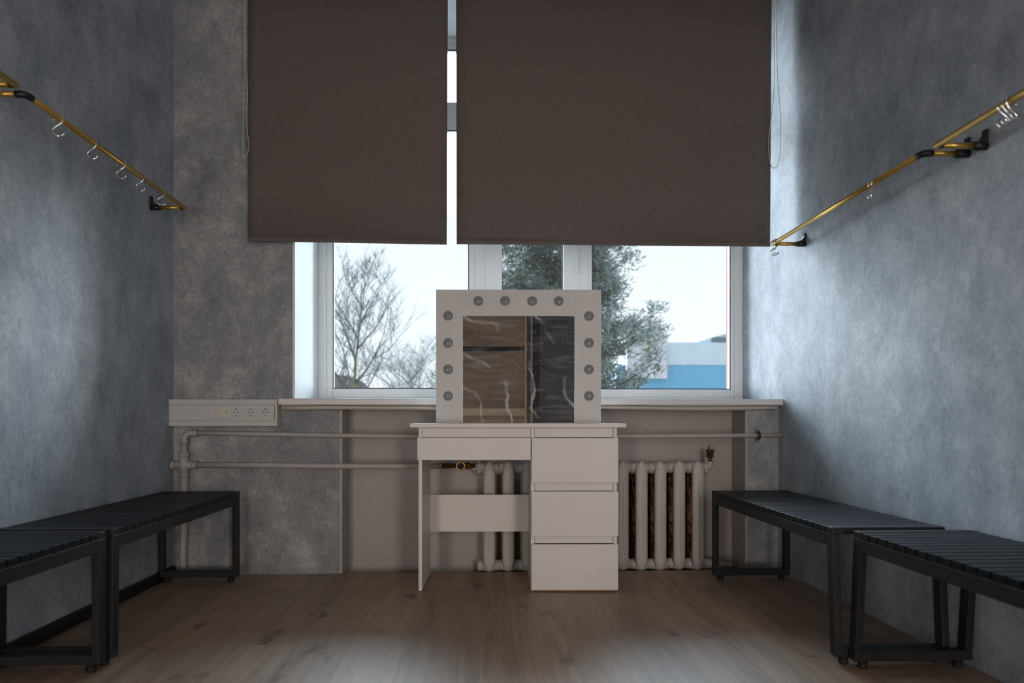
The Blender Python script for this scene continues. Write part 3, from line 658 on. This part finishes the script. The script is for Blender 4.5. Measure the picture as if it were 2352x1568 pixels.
# ------------------------------------------------------------------ slatted benches (local: x 0 room side .. w wall side, y 0 near end .. L far end)
def bench(label, x, y, rz, w=.372, L=1.195, sk_near=0.0, sk_far=0.0, mirror=False):
    t = thing('slatted_bench', label, 'bench', (x, y, 0), rz, 'black slatted benches')
    sgn = -1 if mirror else 1
    H = .435
    def bx(b, x0, x1, *a, **k):
        if mirror: x0, x1 = -x1, -x0
        b.box(x0, x1, *a, **k)
    for (ya, sk) in ((0, sk_near), (L - .04, sk_far)):
        b = MB()
        bx(b, 0, w, ya, ya + .04, H - .022, H)
        bx(b, 0, .024, ya, ya + .04, .055, H - .022, sk=sk); bx(b, w - .024, w, ya, ya + .04, .055, H - .022, sk=sk)
        y2 = ya + sk
        bx(b, 0, w, y2, y2 + .04, .025, .055)
        o = b.build('leg_frame', M['black'], t, .0025)
        for xx in (.035, w - .035):
            MB().lathe([(0, 0), (.014, 0), (.015, .004), (.015, .018), (.008, .019), (.008, .0255)], (sgn * xx, y2 + .02, 0), (0, 0, 1), 16).build('foot_pad', M['rubber'], o)
    for x0 in (0.0, w - .024):
        b = MB(); bx(b, x0 + .001, x0 + .023, .0402, L - .0402, .372, .413); b.build('side_rail', M['black'], t, .002)
    n = 24; p = (L - .08) / n
    for i in range(n):
        b = MB(); ya = .04 + p * i; bx(b, -.0005 + .001, w - .001, ya + .0035, ya + p - .0035, .4135, .4335); b.build('slat', M['slat'], t, .0015)
    return t
bench('black slatted metal bench beside the radiator, nearer the window of the two on that wall', 1.128, 2.222, -.004, .374, 1.20, -.024, 0)
bench('black slatted metal bench cut by the frame edge, opposite wall from the sockets', 1.163, .965, -.004, .378, 1.20, 0, .030)
bench('black slatted metal bench under the socket trunking, end against the riser pipe', -1.168, 2.295, .006, .374, 1.20, -.006, 0, True)
bench('black slatted metal bench nearest the camera below the short gold rail end', -1.176, 1.070, .0, .370, 1.195, 0, .004, True)

# ------------------------------------------------------------------ gold wall rails
def rail(label, side, y_near, y_far, z, elbow_near=True):
    XW = XR if side > 0 else XL
    xr = XW - side * .150
    t = thing('coat_rail', label, 'rail', (XW, y_far, z), 0, 'gold wall rails')
    def Q(x, y, zz): return (x - XW, y - y_far, zz - z)
    r = .0098
    yn = y_near
    b = MB(); b.tube([Q(xr, yn + .026, z), Q(xr, y_far, z)], r, 20)
    b.lathe([(r, 0), (r * .9, .004), (0, .0055)], Q(xr, y_far, z), (0, 1, 0), 20)
    b.build('rail_tube', M['gold'], t)
    for (yy, far) in ((y_far - .012, True), (yn, False)):
        x_el = xr + side * .028 if not far else xr + side * .006
        b = MB(); b.tube([Q(x_el, yy, z - (0.0 if not far else .004)), Q(XW - side * .038, yy, z - (0 if not far else .004))], r * .95, 18); b.build('standoff', M['gold'], t)
        zz = z - (0 if not far else .004)
        b = MB(); b.tube([Q(XW - side * .001, yy, zz), Q(XW - side * .044, yy, zz)], .0128, 20)
        # curved gusset rising up the wall
        poly = [(0, 0)]
        for k in range(9):
            a = PI / 2 * k / 8; poly.append((-side * (.044 - .036 * math.sin(a)) , .010 + .034 - .034 * math.cos(a)))
        poly += [(-side * .008, .050), (-side * .001, .050), (-side * .001, 0)]
        poly = [(a + 0, bb) for a, bb in poly]
        b.prism([(p[0], p[1] + (zz - z)) for p in poly[1:]], yy - y_far - .010, yy - y_far + .010, 'y')
        b.build('wall_bracket', M['bracket'], t)
        if not far:
            b = MB(); pts = [Q(xr + side * .030, yy, z)] + [Q(v.x, v.y, v.z) for v in arc((xr + side * .020, yy + .020, z), .020, -90, -180, 8, (side, 0, 0), (0, 1, 0))] + [Q(xr, yy + .028, z)]
            b.tube(pts, .0112, 18); b.build('elbow_joint', M['bracket'], t)
        else:
            b = MB(); b.tube([Q(xr + side * .002, yy, zz), Q(xr + side * .010, yy, zz)], r * 1.02, 16); b.build('joint_ring', M['bracket'], t)
    return xr
xrR = rail('long brushed-gold wall rail ending by the wide blind, three hooks at its end', 1, 2.185, 3.335, 1.630)
rail('gold wall rail cut by the frame edge, with a bunch of chrome hooks', 1, .95, 2.118, 1.628)
xrL = rail('long brushed-gold wall rail with five spaced hooks, on the wall by the sockets', -1, 2.235, 3.395, 1.783)
rail('gold wall rail of which only the tip shows at the frame edge', -1, .95, 2.185, 1.788)

def hook(label, x, y, z, inward, tw=0.0, tilt=0.0, group='chrome S-hooks'):
    # S in the plane across the rail; inward=+1: shank crosses from room side (top) to wall side (bottom)
    r1, r2 = .0155, .0175; pts = []
    for k in range(15):
        a = math.radians(215 - 215 * k / 14); pts.append((r1 * math.cos(a), r1 * math.sin(a)))
    pts.append((r1 * .55, -.014)); pts.append((-r2 * .45, -.027))
    for k in range(15):
        a = math.radians(165 + 185 * k / 14); pts.append((r2 * math.cos(a), -.040 + r2 * math.sin(a)))
    b = MB(); b.tube([(px * inward, 0, pz) for px, pz in pts], .0025, 8)
    o = b.build('s_hook', M['chrome']); o.location = (x, y, z + .0); o.rotation_euler = (tilt, 0, tw)
    return tag(o, label, 's-hook', group)
zl, zr = 1.783 - .0035, 1.630 - .0035
for i, (y, lb) in enumerate([(2.402, 'chrome S-hook next to the black elbow of the five-hook gold rail'), (2.607, 'chrome S-hook on the five-hook gold rail, second from its black elbow'),
                             (2.812, 'chrome S-hook in the middle of the five on the gold rail'), (2.965, 'chrome S-hook on the five-hook rail, second from the room corner'),
                             (3.155, 'chrome S-hook nearest the room corner, over the black bracket')]):
    hook(lb, xrL, y, zl, 1, [.25, .1, .15, .1, .3][i])
hook('front one of two chrome S-hooks midway along the rail by the wide blind', xrR, 2.462, zr, 1, .35)
hook('back one of two touching chrome S-hooks midway along the rail by the wide blind', xrR, 2.480, zr, 1, .25)
for y, tw, lb in ((3.300, .65, 'upright chrome S-hook first of three at the rail tip by the blind'), (3.314, .35, 'chrome S-hook in the middle of three at the rail tip by the blind'), (3.327, .05, 'chrome S-hook outermost of three at the rail tip by the blind')):
    hook(lb, xrR, y, zr, 1, tw)
for y, tw, lb in ((1.812, .1, 'chrome S-hook of the bunch at the frame edge, the one nearest the camera'), (1.826, .05, 'chrome S-hook between two others in the bunch at the frame edge'), (1.840, -.05, 'chrome S-hook of the bunch at the frame edge, the one farthest from the camera')):
    hook(lb, xrR, y, 1.628 - .0035, -1, tw)

# ------------------------------------------------------------------ outside
GZ = -5.0
struct(MB().box(-60, 80, 5.2, 160, GZ - .2, GZ).build('ground', mat('wet_asphalt_and_grass', (.12, .12, .11), .95, var=(.2, .3, (1, 1, 1)))))
M['bark'] = mat('grey_brown_bark', (.05, .056, .054), .9, bump=(12, .4), var=(3, .3, (1, 1, 1)))
M['moss_bark'] = mat('olive_mossy_bark', (.09, .08, .035), .9, bump=(12, .4), var=(4, .3, (1, 1, 1)))
def grow(b, p, d, r, L, lvl, rnd, up):
    n = 5; pts = [p.copy()]; rs = [r]; q = p.copy(); dd = d.copy()
    for i in range(n):
        dd = (dd + Vector((rnd.uniform(-1, 1), rnd.uniform(-1, 1), rnd.uniform(-.6, 1))) * .14 + Vector((0, 0, up)) * .10).normalized()
        q = q + dd * (L / n); pts.append(q.copy()); rs.append(r * (1 - .62 * (i + 1) / n))
    b.tube(pts, rs, 6 if lvl < 2 else (4 if lvl < 3 else 3), 0 if lvl else 1, cap=False)
    if lvl >= 4: return
    kids = [6, 5, 4, 3][min(lvl, 3)]
    for k in range(kids):
        i = rnd.randint(1, n) if lvl else rnd.randint(2, n)
        ax = Vector((rnd.uniform(-1, 1), rnd.uniform(-1, 1), rnd.uniform(-.15, .7))).normalized()
        nd = (dd * .55 + ax * .8).normalized()
        grow(b, pts[i], nd, max(rs[i] * .64, .0062), L * rnd.uniform(.5, .78), lvl + 1, rnd, up)
    grow(b, pts[-1], dd, rs[-1], L * .7, lvl + 1, rnd, up)
def bare_tree(label, x, y, H, r, L, seed, up, z0, nb):
    rnd = random.Random(seed); t = thing('bare_tree', label, 'tree', (x, y, GZ), 0, 'leafless trees outside')
    pts = [Vector((.10 * math.sin(k * .9 + seed), .08 * math.cos(k * 1.3), H * k / 14)) for k in range(15)]; pts[0] = Vector((0, 0, 0))
    rs = [r * (1.25 - 1.12 * k / 14) for k in range(15)]
    b = MB(); b.tube(pts, rs, 10); b.build('trunk', M['moss_bark'], t)
    b = MB()
    for k in range(nb):
        u = k / (nb - 1); z = z0 + (H * .97 - z0) * u; q = z / H * 14; i0 = min(int(q), 13); p = pts[i0].lerp(pts[i0 + 1], q - i0)
        a = k * 2.4 + rnd.uniform(-.4, .4); el = .35 + .75 * u + (.25 if up > 0 else -.1)
        d = Vector((math.cos(a), math.sin(a) * .8, el)).normalized()
        grow(b, p, d, r * (.50 - .30 * u), L * (1.0 - .62 * u) * rnd.uniform(.8, 1.15), 1, rnd, up)
    b.build('branches', [M['bark'], M['moss_bark']], t)
bare_tree('tall leafless tree with upright branches behind the first window pane', -3.12, 18, 9.25, .085, 1.65, 21, .55, 5.3, 14)
bare_tree('low leafless tree with arching twigs, partly behind the mirror frame', -2.45, 25, 7.6, .085, 2.3, 5, -.35, 4.9, 15)

def conifer():
    rnd = random.Random(11); t = thing('conifer', 'dark green-grey conifer with clumpy drooping branches outside the window', 'tree', (1.40, 11.5, GZ))
    Ht = 13.5
    b = MB(); b.tube([(0, 0, 0), (.05, 0, 5), (.02, 0, 9), (0, 0, Ht)], [.24, .17, .10, .02], 12); b.build('trunk', mat('dark_conifer_bark', (.035, .035, .035), .95, bump=(12, .5)), t)
    br = MB(); fo = MB()
    def tuft(p, d, s):
        # needle bundle: short blades set around a twig
        for _ in range(60):
            v = (d * rnd.uniform(.1, 1.0) + Vector((rnd.gauss(0, 1), rnd.gauss(0, 1), rnd.gauss(0, .8))) * .75).normalized()
            q = p + Vector((rnd.gauss(0, 1), rnd.gauss(0, 1), rnd.gauss(0, .7))) * s * .42
            e = v.orthogonal().normalized() * s * .062; L = s * rnd.uniform(.30, .5)
            f = v.cross(e)
            fo.add([q - e, q + e, q + v * L + e * .3, q + v * L - e * .3], [(0, 1, 2, 3)], rnd.choice((0, 0, 1, 2)))
    z = 3.8
    while z < Ht - .3:
        k = (Ht - z) / (Ht - 4.0); R = 1.95 * k ** .75
        for j in range(rnd.randint(6, 8)):
            a = rnd.uniform(0, 2 * PI); Lb = R * rnd.choice((rnd.uniform(.4, .65), rnd.uniform(.55, .8), rnd.uniform(.85, 1.12))); dz = rnd.uniform(-.22, .05)
            p = Vector((0, 0, z + rnd.uniform(-.1, .1))); pts = []
            for i in range(7):
                u = i / 6; pts.append(p + Vector((math.cos(a) * Lb * u, math.sin(a) * Lb * u, dz * Lb * u + .22 * Lb * u * u - .10 * Lb * math.sin(u * PI))))
            br.tube(pts, [.032 * k + .006 - (.028 * k + .003) * i / 6 for i in range(7)], 5, cap=False)
            for i in range(2, 7):
                for _ in range(2 + (i > 3)):
                    q = pts[i] + Vector((rnd.gauss(0, 1), rnd.gauss(0, 1), rnd.gauss(-.2, .6))) * .13
                    tuft(q, (pts[i] - pts[i - 1]).normalized(), rnd.uniform(.14, .24))
        z += rnd.uniform(.20, .34)
    br.build('branches', M['bark'], t)
    fo.build('foliage', [mat('grey_green_needles', (.040, .056, .044), .8), mat('olive_needles', (.065, .066, .036), .8), mat('blue_green_needles', (.055, .078, .072), .8)], t)
conifer()

# house with blue wall and tiled block
t = thing('commercial_building', 'pale building with a blue lower wall, tiled block and curved roof, far outside', 'building', (11.9, 45, GZ))
def tiles():
    m = mat('pale_lilac_wall_tiles', (.46, .44, .47), .6); N = m.node_tree.nodes; L = m.node_tree.links; p = N['Principled BSDF']
    tc = N.new('ShaderNodeTexCoord'); mp = N.new('ShaderNodeMapping'); mp.inputs['Rotation'].default_value = (PI / 2, 0, 0)
    br = N.new('ShaderNodeTexBrick'); br.offset = 0; br.inputs['Scale'].default_value = 1.0; br.inputs['Brick Width'].default_value = .42; br.inputs['Row Height'].default_value = .42; br.inputs['Mortar Size'].default_value = .02
    br.inputs['Color1'].default_value = (.46, .44, .47, 1); br.inputs['Color2'].default_value = (.42, .40, .43, 1); br.inputs['Mortar'].default_value = (.3, .29, .33, 1)
    L.new(tc.outputs['Object'], mp.inputs[0]); L.new(mp.outputs[0], br.inputs['Vector']); L.new(br.outputs[0], p.inputs['Base Color']); return m
G = -GZ
MB().box(-3.2, 12, 0, 9, 0, G + 4.36).build('blue_wall', mat('bright_blue_cladding', (.085, .26, .40), .5), t)
MB().box(-.02, 12, -.05, 9, G + 4.36, G + 5.80).build('parapet', mat('pale_grey_cladding', (.40, .45, .50), .5, var=(1, .05, (1, 1, 1))), t)
MB().box(-2.6, 0, -.4, 6, G + 3.45, G + 6.30).build('tiled_block', tiles(), t)
MB().box(-1.55, -1.15, -.75, -.4, G + 5.2, G + 6.3).tube([(-1.35, -.55, G + 6.3), (-1.35, -.55, G + 6.38)], .16, 10).build('vent_duct', mat('cream_duct', (.45, .41, .30), .6), t)
b = MB(); prof = [(1.9, G + 5.8)] + [(1.9 + 6.2 * k / 10, G + 5.8 + 1.15 * math.sin(PI * .55 * k / 10)) for k in range(1, 11)] + [(8.1, G + 5.8)]
b.prism(prof, 1.0, 7, 'y'); b.build('curved_roof', mat('pale_metal_roof', (.30, .335, .36), .5), t)
MB().box(3.3, 8.0, .86, 1.0, G + 5.95, G + 6.25).build('roof_window', mat('dark_roof_glazing', (.05, .07, .07), .3), t)

t = thing('small_house', 'low brown-roofed yellow house peeking over the sill behind the bare tree', 'house', (-6.0, 30, GZ))
b = MB(); prof = [(-1.3 + 2.6 * k / 12, G + 2.15 + .55 * math.sin(PI * k / 12) ** .7) for k in range(13)]
b.prism(prof, 0, 4, 'y'); b.build('roof', mat('brown_roof', (.11, .07, .06), .9), t)
MB().box(-1.2, 1.2, .1, 3.9, 0, G + 2.15).build('wall', mat('yellow_plaster', (.30, .26, .16), .9), t)
